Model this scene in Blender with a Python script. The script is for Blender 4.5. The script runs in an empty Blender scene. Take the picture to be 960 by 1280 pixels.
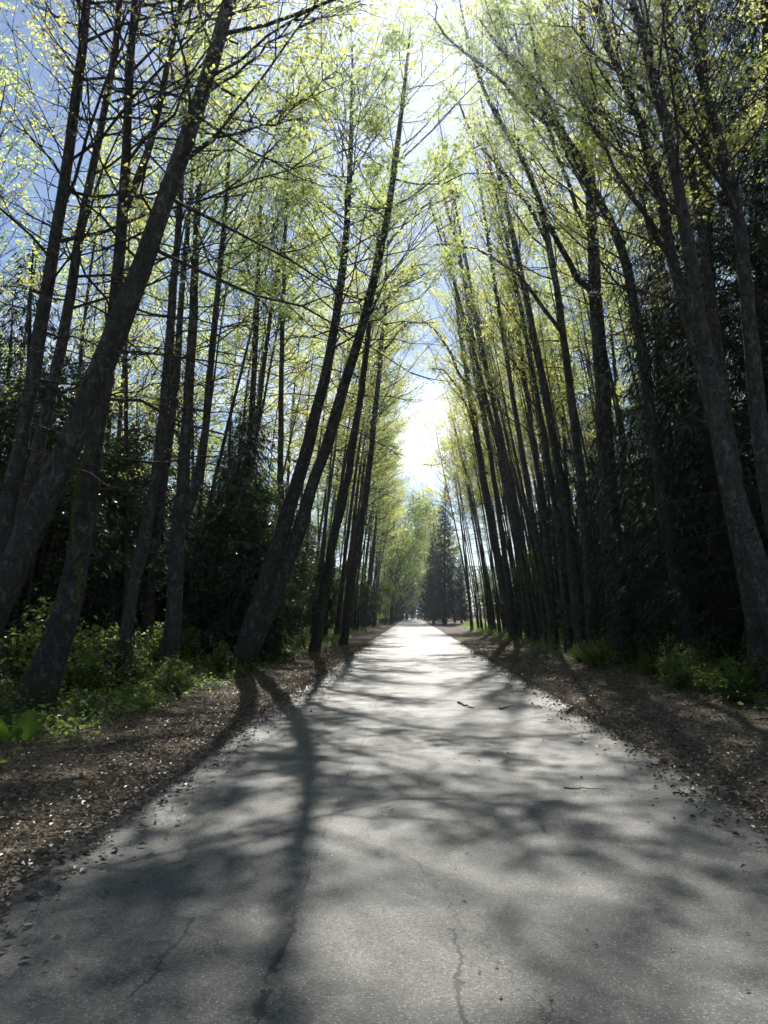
import bpy, math, random
import numpy as np
from mathutils import Vector, Matrix

SC = bpy.context.scene
COL = SC.collection
R = math.radians
PI = math.pi

# ------------------------------------------------------------------ camera
CAM_H = 1.6
PITCH, YAW = R(7.33), R(2.0)
F = 28.0 / 36.0 * 1280.0            # focal length in photo pixels
cd = bpy.data.cameras.new('camera')
cam = bpy.data.objects.new('camera', cd)
COL.objects.link(cam)
cd.sensor_fit = 'VERTICAL'; cd.sensor_height = 36.0; cd.lens = 28.0
cd.clip_start = 0.05; cd.clip_end = 3000
cam.location = (0, 0, CAM_H)
cam.rotation_euler = (PI / 2 + PITCH, 0, YAW)
SC.camera = cam

_cy, _sy, _cp, _sp = math.cos(YAW), math.sin(YAW), math.cos(PITCH), math.sin(PITCH)
def ray(px, py):
    r, u = (px - 480.0) / F, (640.0 - py) / F
    fwd = _cp - u * _sp
    up = _sp + u * _cp
    # fwd along (-sin yaw, cos yaw), right along (cos yaw, sin yaw)
    return np.array([-_sy * fwd + _cy * r, _cy * fwd + _sy * r, up])
def P(px, py, Y):                    # the point seen at a pixel, Y metres down the road
    d = ray(px, py)
    return np.array([0, 0, CAM_H]) + d * (Y / d[1])
def G(px, py):                       # the ground point seen at a pixel
    d = ray(px, py)
    return np.array([0, 0, CAM_H]) + d * (-CAM_H / d[2])

# ------------------------------------------------------------------ materials
def new_mat(name):
    m = bpy.data.materials.new(name); m.use_nodes = True
    nt = m.node_tree; nt.nodes.clear()
    return m, nt
def N(nt, typ, **kw):
    n = nt.nodes.new(typ)
    for k, v in kw.items():
        if k.startswith('i_'):
            key = k[2:]
            key = int(key) if key.isdigit() else key.replace('_', ' ')
            n.inputs[key].default_value = v
        else:
            setattr(n, k, v)
    return n
def ramp(nt, fac, stops, interp='LINEAR'):
    n = nt.nodes.new('ShaderNodeValToRGB'); n.color_ramp.interpolation = interp
    cr = n.color_ramp
    while len(cr.elements) > len(stops): cr.elements.remove(cr.elements[-1])
    while len(cr.elements) < len(stops): cr.elements.new(0.5)
    for e, (p, c) in zip(cr.elements, stops):
        e.position = p; e.color = c if len(c) == 4 else (*c, 1)
    nt.links.new(fac, n.inputs[0])
    return n.outputs[0]
def mixc(nt, fac, a, b, mode='MIX'):
    n = nt.nodes.new('ShaderNodeMix'); n.data_type = 'RGBA'; n.blend_type = mode
    for s, v in ((n.inputs[0], fac), (n.inputs[6], a), (n.inputs[7], b)):
        if isinstance(v, (int, float)): s.default_value = v
        elif isinstance(v, tuple): s.default_value = (*v, 1) if len(v) == 3 else v
        else: nt.links.new(v, s)
    return n.outputs[2]
def math_(nt, op, a, b=None, c=None):
    n = nt.nodes.new('ShaderNodeMath'); n.operation = op
    for s, v in zip(n.inputs, (a, b, c)):
        if v is None: continue
        if isinstance(v, (int, float)): s.default_value = v
        else: nt.links.new(v, s)
    return n.outputs[0]
def noise(nt, vec, scale, detail=4, rough=0.55, dist=0.0):
    n = N(nt, 'ShaderNodeTexNoise', i_Scale=scale, i_Detail=detail, i_Roughness=rough, i_Distortion=dist)
    nt.links.new(vec, n.inputs['Vector'])
    return n.outputs['Fac']
def finish(nt, bsdf):
    o = nt.nodes.new('ShaderNodeOutputMaterial'); nt.links.new(bsdf, o.inputs['Surface'])

def leaf_mat(name, c1, c2, trans, tfac=0.5, rough=0.5, spec=0.25):
    m, nt = new_mat(name)
    geo = N(nt, 'ShaderNodeNewGeometry')
    oi = N(nt, 'ShaderNodeObjectInfo')
    col = mixc(nt, geo.outputs['Random Per Island'], c1, c2)
    tcol = mixc(nt, geo.outputs['Random Per Island'], tuple(x * 0.65 for x in trans), trans)
    tcol = mixc(nt, math_(nt, 'MULTIPLY', oi.outputs['Random'], 0.45), tcol, (trans[0] * 0.6, trans[1] * 0.9, trans[2] * 1.0))
    p = N(nt, 'ShaderNodeBsdfPrincipled', i_Roughness=rough)
    p.inputs['Specular IOR Level'].default_value = spec
    nt.links.new(col, p.inputs['Base Color'])
    t = N(nt, 'ShaderNodeBsdfTranslucent'); nt.links.new(tcol, t.inputs['Color'])
    mx = N(nt, 'ShaderNodeMixShader', i_0=tfac)
    nt.links.new(p.outputs[0], mx.inputs[1]); nt.links.new(t.outputs[0], mx.inputs[2])
    finish(nt, mx.outputs[0])
    return m

def bark_mat(name, dark, mid, pale, patch=0.58, moss=0.0, scale=1.0):
    m, nt = new_mat(name)
    tc = N(nt, 'ShaderNodeTexCoord')
    mp = N(nt, 'ShaderNodeMapping'); mp.inputs['Scale'].default_value = (scale, scale, scale * 0.6)
    nt.links.new(tc.outputs['Object'], mp.inputs['Vector'])
    v = mp.outputs[0]
    a = noise(nt, v, 14.0, 8, 0.72)
    b = noise(nt, v, 8.0, 10, 0.78, 0.8)
    mp2 = N(nt, 'ShaderNodeMapping'); mp2.inputs['Scale'].default_value = (5.0, 5.0, 26.0)
    nt.links.new(tc.outputs['Object'], mp2.inputs['Vector'])
    rings = noise(nt, mp2.outputs[0], 1.4, 4, 0.7, 0.8)
    col = ramp(nt, a, [(0.3, dark), (0.7, mid)])
    col = mixc(nt, ramp(nt, b, [(patch - 0.06, (0, 0, 0)), (patch + 0.04, (0.65, 0.65, 0.65))]), col, pale)
    col = mixc(nt, ramp(nt, rings, [(0.32, (1, 1, 1)), (0.42, (0, 0, 0))]), col, dark)
    if moss > 0:
        sep = N(nt, 'ShaderNodeSeparateXYZ'); nt.links.new(tc.outputs['Object'], sep.inputs[0])
        up = math_(nt, 'MULTIPLY_ADD', sep.outputs[2], -0.10, 0.62 + moss)
        mm = math_(nt, 'MULTIPLY', up, noise(nt, v, 2.6, 5, 0.7))
        col = mixc(nt, ramp(nt, mm, [(0.34, (0, 0, 0)), (0.45, (1, 1, 1))]), col, (0.045, 0.055, 0.014))
    p = N(nt, 'ShaderNodeBsdfPrincipled', i_Roughness=0.85)
    p.inputs['Specular IOR Level'].default_value = 0.25
    nt.links.new(col, p.inputs['Base Color'])
    bp = N(nt, 'ShaderNodeBump', i_Strength=1.0, i_Distance=0.045)
    h = math_(nt, 'ADD', math_(nt, 'MULTIPLY', a, 1.0), math_(nt, 'MULTIPLY', rings, 0.8))
    nt.links.new(h, bp.inputs['Height']); nt.links.new(bp.outputs[0], p.inputs['Normal'])
    finish(nt, p.outputs[0])
    return m

M = {}
M['leaf_alder'] = leaf_mat('alder_leaves', (0.055, 0.085, 0.022), (0.10, 0.12, 0.03), (0.80, 0.84, 0.27), 0.72)
M['leaf_maple'] = leaf_mat('maple_leaves', (0.08, 0.10, 0.02), (0.12, 0.12, 0.03), (0.99, 0.92, 0.26), 0.75)
M['leaf_shrub'] = leaf_mat('shrub_leaves', (0.03, 0.06, 0.018), (0.07, 0.10, 0.03), (0.52, 0.64, 0.13), 0.48, 0.42, 0.4)
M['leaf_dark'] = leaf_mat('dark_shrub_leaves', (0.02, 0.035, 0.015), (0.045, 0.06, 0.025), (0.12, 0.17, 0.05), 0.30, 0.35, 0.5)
M['needle'] = leaf_mat('cedar_sprays', (0.018, 0.030, 0.018), (0.034, 0.048, 0.027), (0.05, 0.08, 0.035), 0.15, 0.68, 0.22)
M['fern'] = leaf_mat('fern_fronds', (0.03, 0.065, 0.018), (0.06, 0.10, 0.025), (0.25, 0.40, 0.07), 0.40, 0.4, 0.4)
M['litter'] = leaf_mat('dead_leaves', (0.045, 0.036, 0.028), (0.32, 0.25, 0.18), (0.18, 0.13, 0.08), 0.15, 0.42, 0.5)
M['grass'] = leaf_mat('grass_blades', (0.06, 0.11, 0.02), (0.10, 0.14, 0.03), (0.45, 0.60, 0.08), 0.5, 0.5, 0.3)
M['cabbage'] = leaf_mat('skunk_cabbage_leaf', (0.06, 0.12, 0.02), (0.08, 0.14, 0.03), (0.26, 0.42, 0.05), 0.45, 0.35, 0.5)
M['bark'] = bark_mat('alder_bark', (0.028, 0.026, 0.025), (0.10, 0.094, 0.088), (0.25, 0.245, 0.235))
M['bark_moss'] = bark_mat('mossy_alder_bark', (0.022, 0.021, 0.02), (0.085, 0.08, 0.072), (0.23, 0.225, 0.21), 0.58, 0.12)
M['bark_dark'] = bark_mat('cedar_bark', (0.03, 0.024, 0.02), (0.08, 0.06, 0.05), (0.11, 0.095, 0.08), 0.66)
M['twig'] = bark_mat('twig_bark', (0.035, 0.028, 0.025), (0.085, 0.07, 0.06), (0.14, 0.13, 0.12), 0.6)
M['deadwood'] = bark_mat('dead_wood', (0.05, 0.04, 0.035), (0.13, 0.105, 0.085), (0.24, 0.21, 0.18), 0.6, 0, 6)
M['straw'] = bark_mat('pale_dry_stalk', (0.4, 0.38, 0.32), (0.55, 0.52, 0.46), (0.7, 0.68, 0.6), 0.6, 0, 6)
M['moss'] = leaf_mat('hanging_moss', (0.07, 0.08, 0.02), (0.12, 0.12, 0.03), (0.42, 0.42, 0.10), 0.45, 0.8, 0.1)

def asphalt():
    m, nt = new_mat('worn_asphalt')
    tc = N(nt, 'ShaderNodeTexCoord'); v = tc.outputs['Object']
    big = noise(nt, v, 0.45, 4, 0.6)
    med = noise(nt, v, 3.5, 5, 0.65)
    fine = noise(nt, v, 48, 5, 0.85)
    col = ramp(nt, big, [(0.3, (0.120, 0.121, 0.117)), (0.7, (0.205, 0.197, 0.174))])
    col = mixc(nt, ramp(nt, med, [(0.3, (0.6, 0.6, 0.6)), (0.75, (1, 1, 1))]), (0.08, 0.079, 0.075), col)
    col = mixc(nt, 0.9, col, ramp(nt, fine, [(0.34, (0.15, 0.15, 0.15)), (0.50, (0.8, 0.8, 0.8)), (0.66, (1.5, 1.45, 1.35))]), 'MULTIPLY')
    stn = noise(nt, v, 1.7, 7, 0.8, 0.6)
    col = mixc(nt, ramp(nt, stn, [(0.40, (0.8, 0.8, 0.8)), (0.52, (0, 0, 0))]), col, mixc(nt, 0.6, col, (0.05, 0.052, 0.055)))
    # pale aggregate stones
    vo = N(nt, 'ShaderNodeTexVoronoi', i_Scale=85.0); nt.links.new(v, vo.inputs['Vector'])
    sel = N(nt, 'ShaderNodeSeparateColor'); nt.links.new(vo.outputs['Color'], sel.inputs[0])
    st = math_(nt, 'MULTIPLY', math_(nt, 'LESS_THAN', vo.outputs['Distance'], 0.36), math_(nt, 'GREATER_THAN', sel.outputs[0], 0.80))
    col = mixc(nt, math_(nt, 'MULTIPLY', st, 0.75), col, (0.42, 0.40, 0.36))
    st2 = math_(nt, 'MULTIPLY', math_(nt, 'LESS_THAN', vo.outputs['Distance'], 0.40), math_(nt, 'LESS_THAN', sel.outputs[0], 0.16))
    col = mixc(nt, math_(nt, 'MULTIPLY', st2, 0.8), col, (0.03, 0.03, 0.03))
    # cracks: the long paving joint and a few side cracks
    sep = N(nt, 'ShaderNodeSeparateXYZ'); nt.links.new(v, sep.inputs[0])
    wob = noise(nt, v, 1.1, 6, 0.75); wob2 = noise(nt, v, 9.0, 6, 0.85)
    def crack(x0, slope, width, y0, y1, amp, breakup):
        x = math_(nt, 'SUBTRACT', sep.outputs[0], x0)
        x = math_(nt, 'ADD', x, math_(nt, 'MULTIPLY', sep.outputs[1], slope))
        x = math_(nt, 'ADD', x, math_(nt, 'MULTIPLY', math_(nt, 'SUBTRACT', wob, 0.5), amp))
        x = math_(nt, 'ADD', x, math_(nt, 'MULTIPLY', math_(nt, 'SUBTRACT', wob2, 0.5), 0.12))
        d = math_(nt, 'ABSOLUTE', x)
        k = math_(nt, 'LESS_THAN', d, math_(nt, 'MULTIPLY', width, math_(nt, 'POWER', wob2, 1.2)))
        k = math_(nt, 'MULTIPLY', k, math_(nt, 'GREATER_THAN', med, breakup))
        k = math_(nt, 'MULTIPLY', k, math_(nt, 'GREATER_THAN', sep.outputs[1], y0))
        return math_(nt, 'MULTIPLY', k, math_(nt, 'LESS_THAN', sep.outputs[1], y1))
    ck = crack(-0.64, 0.0, 0.013, -10, 300, 0.14, 0.50)
    for args in ((-0.63, 0.0, 0.035, 0.0, 4.4, 0.20, 0.42), (-0.60, 0.0, 0.030, 0.0, 3.8, 0.34, 0.45), (0.20, 0.0, 0.026, 2.9, 4.3, 0.25, 0.15), (-0.02, -0.16, 0.010, 2.7, 3.6, 0.3, 0.40),
                 (-1.17, 0.0, 0.022, 3.5, 4.4, 0.3, 0.30), (1.35, 0.25, 0.012, 3.2, 5.6, 0.5, 0.48), (1.2, 0.0, 0.010, 8, 30, 1.2, 0.5),
                 (-1.9, 0.0, 0.010, 6, 26, 0.9, 0.52)):
        ck = math_(nt, 'MAXIMUM', ck, crack(*args))
    col = mixc(nt, ck, col, (0.022, 0.022, 0.022))
    ex = math_(nt, 'ABSOLUTE', math_(nt, 'SUBTRACT', sep.outputs[0], 0.14))
    ex = math_(nt, 'ADD', ex, math_(nt, 'MULTIPLY', math_(nt, 'SUBTRACT', wob, 0.5), 1.1))
    ex = math_(nt, 'ADD', ex, math_(nt, 'MULTIPLY', math_(nt, 'SUBTRACT', wob2, 0.5), 0.5))
    col = mixc(nt, ramp(nt, math_(nt, 'MULTIPLY', ex, 0.3), [(0.67, (0, 0, 0)), (0.80, (0.85, 0.85, 0.85))]), col, mixc(nt, fine, (0.05, 0.038, 0.026), (0.20, 0.16, 0.115)))
    p = N(nt, 'ShaderNodeBsdfPrincipled')
    nt.links.new(ramp(nt, med, [(0.3, (0.68, 0.68, 0.68)), (0.7, (0.54, 0.54, 0.54))]), p.inputs['Roughness'])
    p.inputs['Specular IOR Level'].default_value = 0.5
    nt.links.new(col, p.inputs['Base Color'])
    bp = N(nt, 'ShaderNodeBump', i_Strength=0.8, i_Distance=0.010)
    h = math_(nt, 'SUBTRACT', math_(nt, 'ADD', fine, math_(nt, 'MULTIPLY', st, 0.5)), math_(nt, 'MULTIPLY', ck, 2.0))
    nt.links.new(h, bp.inputs['Height']); nt.links.new(bp.outputs[0], p.inputs['Normal'])
    finish(nt, p.outputs[0])
    return m
M['asphalt'] = asphalt()

def soil():
    m, nt = new_mat('forest_soil')
    tc = N(nt, 'ShaderNodeTexCoord'); v = tc.outputs['Object']
    a = noise(nt, v, 2.2, 6, 0.7); b = noise(nt, v, 22, 5, 0.75); c = noise(nt, v, 0.5, 3, 0.5)
    col = ramp(nt, b, [(0.3, (0.035, 0.026, 0.018)), (0.5, (0.11, 0.082, 0.058)), (0.72, (0.23, 0.18, 0.125))])
    col = mixc(nt, ramp(nt, a, [(0.45, (0, 0, 0)), (0.65, (0.6, 0.6, 0.6))]), col, (0.12, 0.095, 0.06))
    col = mixc(nt, ramp(nt, c, [(0.52, (0, 0, 0)), (0.68, (0.35, 0.35, 0.35))]), col, (0.06, 0.075, 0.02))
    p = N(nt, 'ShaderNodeBsdfPrincipled', i_Roughness=0.9)
    p.inputs['Specular IOR Level'].default_value = 0.2
    nt.links.new(col, p.inputs['Base Color'])
    bp = N(nt, 'ShaderNodeBump', i_Strength=1.0, i_Distance=0.03)
    nt.links.new(b, bp.inputs['Height']); nt.links.new(bp.outputs[0], p.inputs['Normal'])
    finish(nt, p.outputs[0])
    return m
M['soil'] = soil()

# ------------------------------------------------------------------ mesh helpers
class Geo:
    def __init__(s): s.v = []; s.q = []; s.n = 0
    def add(s, v, q):
        s.v.append(v); s.q.append(q + s.n); s.n += len(v)
    def tube(s, pts, rad, sides=5, lump=0.0, rng=None):
        pts = np.asarray(pts, float); rad = np.asarray(rad, float); n = len(pts)
        t = np.gradient(pts, axis=0); t /= np.linalg.norm(t, axis=1)[:, None] + 1e-9
        ref = np.array([0.0, 1.0, 0.03]) if abs(t[0][1]) < 0.8 else np.array([1.0, 0.02, 0.0])
        a = np.cross(t, ref); a /= np.linalg.norm(a, axis=1)[:, None] + 1e-9
        b = np.cross(t, a)
        th = np.arange(sides) / sides * 2 * PI
        rr = rad[:, None] * np.ones(sides)[None]
        if lump and rng is not None:
            rr = rr * (1 + lump * rng.standard_normal((n, sides)))
        v = pts[:, None] + rr[..., None] * (a[:, None] * np.cos(th)[None, :, None] + b[:, None] * np.sin(th)[None, :, None])
        v = v.reshape(-1, 3)
        i = np.arange(n - 1)[:, None] * sides; j = np.arange(sides)[None]; j2 = (j + 1) % sides
        q = np.stack([i + j, i + j2, i + sides + j2, i + sides + j], -1).reshape(-1, 4)
        s.add(v, q)
    def leaves(s, c, size, rng, flat=0.55, aspect=0.62, fold=0.12, droop=0.0):
        c = np.asarray(c); n = len(c)
        if n == 0: return
        sz = size * rng.uniform(0.4, 1.35, n)[:, None]
        d = rng.standard_normal((n, 3)); d[:, 2] = d[:, 2] * (1 - flat) - droop
        d /= np.linalg.norm(d, axis=1)[:, None]
        up = rng.standard_normal((n, 3)) * (1 - flat * 0.6); up[:, 2] += 1.0 * flat + 0.2
        w = np.cross(d, up); w /= np.linalg.norm(w, axis=1)[:, None] + 1e-9
        nn = np.cross(w, d)
        a = c - d * sz * 0.5; b = c + w * sz * aspect * 0.5 + nn * sz * fold
        e = c + d * sz * 0.5; f = c - w * sz * aspect * 0.5 + nn * sz * fold
        v = np.stack([a, b, e, f], 1).reshape(-1, 3)
        s.add(v, np.arange(4 * n).reshape(n, 4))
    def mesh(s, name, mat, smooth=False):
        v = np.concatenate(s.v).astype(np.float32); q = np.concatenate(s.q).astype(np.int32)
        me = bpy.data.meshes.new(name)
        me.vertices.add(len(v)); me.vertices.foreach_set('co', v.ravel())
        me.loops.add(q.size); me.loops.foreach_set('vertex_index', q.ravel())
        me.polygons.add(len(q))
        me.polygons.foreach_set('loop_start', np.arange(0, q.size, 4, dtype=np.int32))
        me.polygons.foreach_set('use_smooth', np.full(len(q), smooth))
        me.update(calc_edges=True); me.validate()
        me.materials.append(M[mat])
        return me
    def obj(s, name, mat, parent=None, smooth=False):
        o = bpy.data.objects.new(name, s.mesh(name, mat, smooth)); COL.objects.link(o)
        if parent: o.parent = parent
        return o

def tag(o, label=None, cat=None, group=None, kind=None):
    if label: o['label'] = label
    if cat: o['category'] = cat
    if group: o['group'] = group
    if kind: o['kind'] = kind
    return o
def thing(name, loc, label, cat, group=None, rz=0.0):
    o = bpy.data.objects.new(name, None); COL.objects.link(o)
    o.empty_display_size = 0.3
    o.location = [float(x) for x in loc]; o.rotation_euler = (0, 0, rz)
    return tag(o, label, cat, group)
def copy_tree(root, loc, rz, scale=1.0, label=None, group=None):
    r = root.copy(); COL.objects.link(r)
    r.location = [float(x) for x in loc]; r.rotation_euler = (0, 0, rz)
    r.scale = (scale, scale, scale) if isinstance(scale, (int, float)) else scale
    if label: r['label'] = label
    if group: r['group'] = group
    for ch in CHILD[root.name]:
        c = ch.copy(); COL.objects.link(c); c.parent = r
    return r
CHILD = {}

def smoothpath(pts, rad, n):
    pts = np.asarray(pts, float); rad = np.asarray(rad, float)
    d = np.r_[0, np.cumsum(np.linalg.norm(np.diff(pts, axis=0), axis=1))]
    t = np.linspace(0, d[-1], n)
    out = np.stack([np.interp(t, d, pts[:, k]) for k in range(3)], 1)
    for _ in range(3):
        out[1:-1] = (out[:-2] + 2 * out[1:-1] + out[2:]) / 4
    return out, np.interp(t, d, rad)
def unit(v): return v / (np.linalg.norm(v) + 1e-9)

# ------------------------------------------------------------------ ground height
def sstep(a, b, x):
    t = np.clip((x - a) / (b - a), 0, 1); return t * t * (3 - 2 * t)
def gh(x, y):
    x = np.asarray(x, float); y = np.asarray(y, float)
    ax = np.where(x > 0, x - 0.3, -x)
    off = sstep(2.7, 4.6, ax)
    bank = sstep(4.2, 8.0, ax)
    nz = 0.05 * np.sin(x * 1.3 + 0.7 * y) * np.sin(y * 0.9 + 1.0) + 0.03 * np.sin(x * 3.1 + y * 2.3) + 0.02 * np.sin(5.3 * x - 4.1 * y + 2)
    return -0.006 + off * (0.03 + nz * 0.6) + bank * (0.16 + nz * 2.2)

# ------------------------------------------------------------------ tree generator
def grow(stems, rng, o, wood, twigs, leaf):
    """stems: list of (pts, radii) in local metres. adds trunk, branches and leaves"""
    ph = rng.uniform(0, 6.28, 8)
    def keep(c):
        x, y, z = c[:, 0], c[:, 1], c[:, 2]
        v = np.sin(2.3 * x + ph[0] + 1.1 * np.sin(1.3 * z + ph[1])) + np.sin(2.1 * y + ph[2] + 1.2 * np.sin(1.1 * x + ph[3])) + np.sin(2.6 * z + ph[4] + 1.1 * np.sin(1.5 * y + ph[5]))
        v = v + 0.6 * np.sin(5.1 * x + ph[6]) * np.sin(4.7 * z + ph[7])
        return v > o.get('clump', 0.35) + 0.45 * rng.standard_normal(len(c))
    for si, (sp, sr) in enumerate(stems):
        twig = Geo(); twigs.append(twig)
        n = 30 if si == 0 else 20
        pts, rad = smoothpath(sp, sr, n)
        j = rng.standard_normal((n, 3)) * (rad * 0.10)[:, None]; j[0] = 0; pts = pts + j
        sides = o.get('sides', 12) if si == 0 else max(7, o.get('sides', 12) - 3)
        if o.get('fine'):
            pf, rf = smoothpath(pts, rad, 130)
            S = 30
            nz = rng.standard_normal((130, S))
            lowf = nz.copy()
            for _ in range(10): lowf[1:-1] = (lowf[:-2] + lowf[1:-1] + lowf[2:]) / 3
            lowf = (lowf + np.roll(lowf, 1, 1) * 0.5) * 0.085
            big = rng.standard_normal((130, S))
            for _ in range(25):
                big[1:-1] = (big[:-2] + 2 * big[1:-1] + big[2:]) / 4
                big = (np.roll(big, 1, 1) + 2 * big + np.roll(big, -1, 1)) / 4
            big = big / (big.std() + 1e-6) * 0.045
            hh = pf[:, 2] - pf[0, 2]
            flare = np.exp(-np.maximum(hh, 0) / 0.45)[:, None]
            th = np.arange(S) / S * 2 * PI
            lob = 0.35 * np.maximum(0, np.sin(4 * th + rng.uniform(0, 6)) + 0.4 * np.sin(7 * th))[None] * flare
            tt = np.gradient(pf, axis=0); tt /= np.linalg.norm(tt, axis=1)[:, None]
            ref = np.array([0.0, 1.0, 0.03]); a_ = np.cross(tt, ref); a_ /= np.linalg.norm(a_, axis=1)[:, None]; b_ = np.cross(tt, a_)
            rr_ = rf[:, None] * (1 + lowf + big + lob)
            v_ = pf[:, None] + rr_[..., None] * (a_[:, None] * np.cos(th)[None, :, None] + b_[:, None] * np.sin(th)[None, :, None])
            i_ = np.arange(129)[:, None] * S; j_ = np.arange(S)[None]; j2_ = (j_ + 1) % S
            wood.add(v_.reshape(-1, 3), np.stack([i_ + j_, i_ + j2_, i_ + S + j2_, i_ + S + j_], -1).reshape(-1, 4))
            for _ in range(16):           # broken branch stubs
                k_ = rng.integers(12, 100); d_ = unit(rng.standard_normal(3) * [1, 1, 0.4]); ll = rf[k_] + rng.uniform(0.04, 0.22)
                wood.tube(np.stack([pf[k_], pf[k_] + d_ * ll * 0.6, pf[k_] + d_ * ll]), np.array([1.3, 0.9, 0.7]) * rng.uniform(0.012, 0.03), 6)
        else:
            wood.tube(pts, rad, sides, 0.05, rng)
        kk0 = int(o['t0'] * (n - 1)); twig.tube(pts[kk0:], rad[kk0:] * 0.35, 4)      # unseen core tube added inside the trunk to tie the branches together
        L = np.linalg.norm(np.diff(pts, axis=0), axis=1).sum()
        nb = int(o['nb'] * (1.0 if si == 0 else 0.7))
        az = rng.uniform(0, 6.28)
        for b in range(nb):
            f = (b + rng.uniform(0, 1)) / nb
            t = o['t0'] + (0.985 - o['t0']) * f ** o.get('tpow', 0.85)
            k = t * (n - 1); i = int(k); fr = k - i
            p0 = pts[i] * (1 - fr) + pts[min(i + 1, n - 1)] * fr
            r = rad[i] * (1 - fr) + rad[min(i + 1, n - 1)] * fr
            az += 2.4 + rng.uniform(-0.5, 0.5)
            prof = math.sin(PI * min(1, (0.25 + 0.78 * f))) ** 0.7 if o.get('round', True) else (1 - f)
            Lb = o['len'] * (0.25 + 0.75 * prof) * rng.uniform(0.6, 1.15)
            bias = o.get('bias', 0.25)
            Lb *= 1 + bias * math.cos(az)
            el = R(rng.uniform(*o.get('el', (18, 48)))) + 0.45 * f
            dead = f < o.get('dead', 0.2)
            if dead: el -= 0.45; Lb *= 0.7
            d = np.array([math.cos(az) * math.cos(el), math.sin(az) * math.cos(el), math.sin(el)])
            m = 7
            s = np.linspace(0, 1, m)
            bend = o.get('bend', 0.25) * (1 if not dead else -0.5)
            bp = p0 + d * (s * Lb)[:, None] + np.array([0, 0, 1.0]) * (bend * Lb * s ** 2)[:, None]
            wig = np.cumsum(rng.standard_normal((m, 3)), 0) * 0.022 * Lb; wig -= wig[0]; bp = bp + wig
            br = max(0.005, min(r * 0.4, 0.003 * Lb + 0.0055 * o.get('thick', 1.0) * Lb ** 0.9))
            twig.tube(bp, br * (1 - 0.82 * s), 5)
            ns = int(o['ns'] * (0.6 if dead else 1))
            bare = rng.uniform() < o.get('bare', 0.30); lush = rng.choice([0.7, 1.0, 1.9])
            for q in range(ns):
                u = 0.22 + 0.78 * (q + rng.uniform(0, 1)) / ns
                kk = u * (m - 1); ii = min(int(kk), m - 2)
                q0 = bp[ii] + (bp[ii + 1] - bp[ii]) * (kk - ii)
                td = unit(bp[ii + 1] - bp[ii])
                side = unit(np.cross(td, [0, 0, 1.0])) * (1 if q % 2 else -1)
                dd = unit(td * 0.8 + side * rng.uniform(0.5, 1.0) + rng.standard_normal(3) * 0.22 + np.array([0, 0, 0.12]))
                Ls = Lb * rng.uniform(0.22, 0.42) * (1.15 - 0.5 * u)
                s4 = np.linspace(0, 1, 4)
                sp_ = q0 + dd * (s4 * Ls)[:, None] + np.array([0, 0, 1.0]) * (0.12 * Ls * s4 ** 2)[:, None]
                sp_ = sp_ + rng.standard_normal((4, 3)) * 0.03 * Ls * (s4 > 0)[:, None]
                twig.tube(sp_, br * 0.42 * (1 - 0.75 * s4) + 0.0012, 3)
                ends = [sp_[-1], sp_[2]]
                for w_ in range(o.get('nt', 3)):
                    e0 = sp_[1 + (w_ % 3)]
                    d3 = unit(dd + rng.standard_normal(3) * 0.6)
                    l3 = Ls * rng.uniform(0.25, 0.55)
                    tp = np.stack([e0, e0 + d3 * l3 * 0.55 + [0, 0, 0.01], e0 + d3 * l3 + [0, 0, 0.05 * l3]])
                    twig.tube(tp, [br * 0.2 + 0.0014, br * 0.12 + 0.0012, 0.0009], 3)
                    ends += [tp[1], tp[2]]
                if dead and rng.uniform() > o.get('deadleaf', 0.0): continue
                if rng.uniform() < o.get('gap', 0.1): continue
                ends = np.array(ends)
                if bare and rng.uniform() < 0.85: continue
                nl = rng.poisson(o['nl'] * LEAFK * lush * 2.3 * min(1.25, (Lb / (0.75 * o['len'])) ** 1.3))
                if nl:
                    idx = rng.integers(0, len(ends), nl)
                    c = ends[idx] + rng.standard_normal((nl, 3)) * np.array([1, 1, 0.6]) * o.get('spread', 0.16)
                    c = c[:max(1, nl // 3)]; c = c[keep(c)]
                    c = np.repeat(c, 3, 0); c = c + rng.standard_normal(c.shape) * o['ls'] * 0.55
                    leaf.leaves(c, o['ls'], rng, o.get('flat', 0.55), o.get('asp', 0.62), 0.12)

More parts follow.
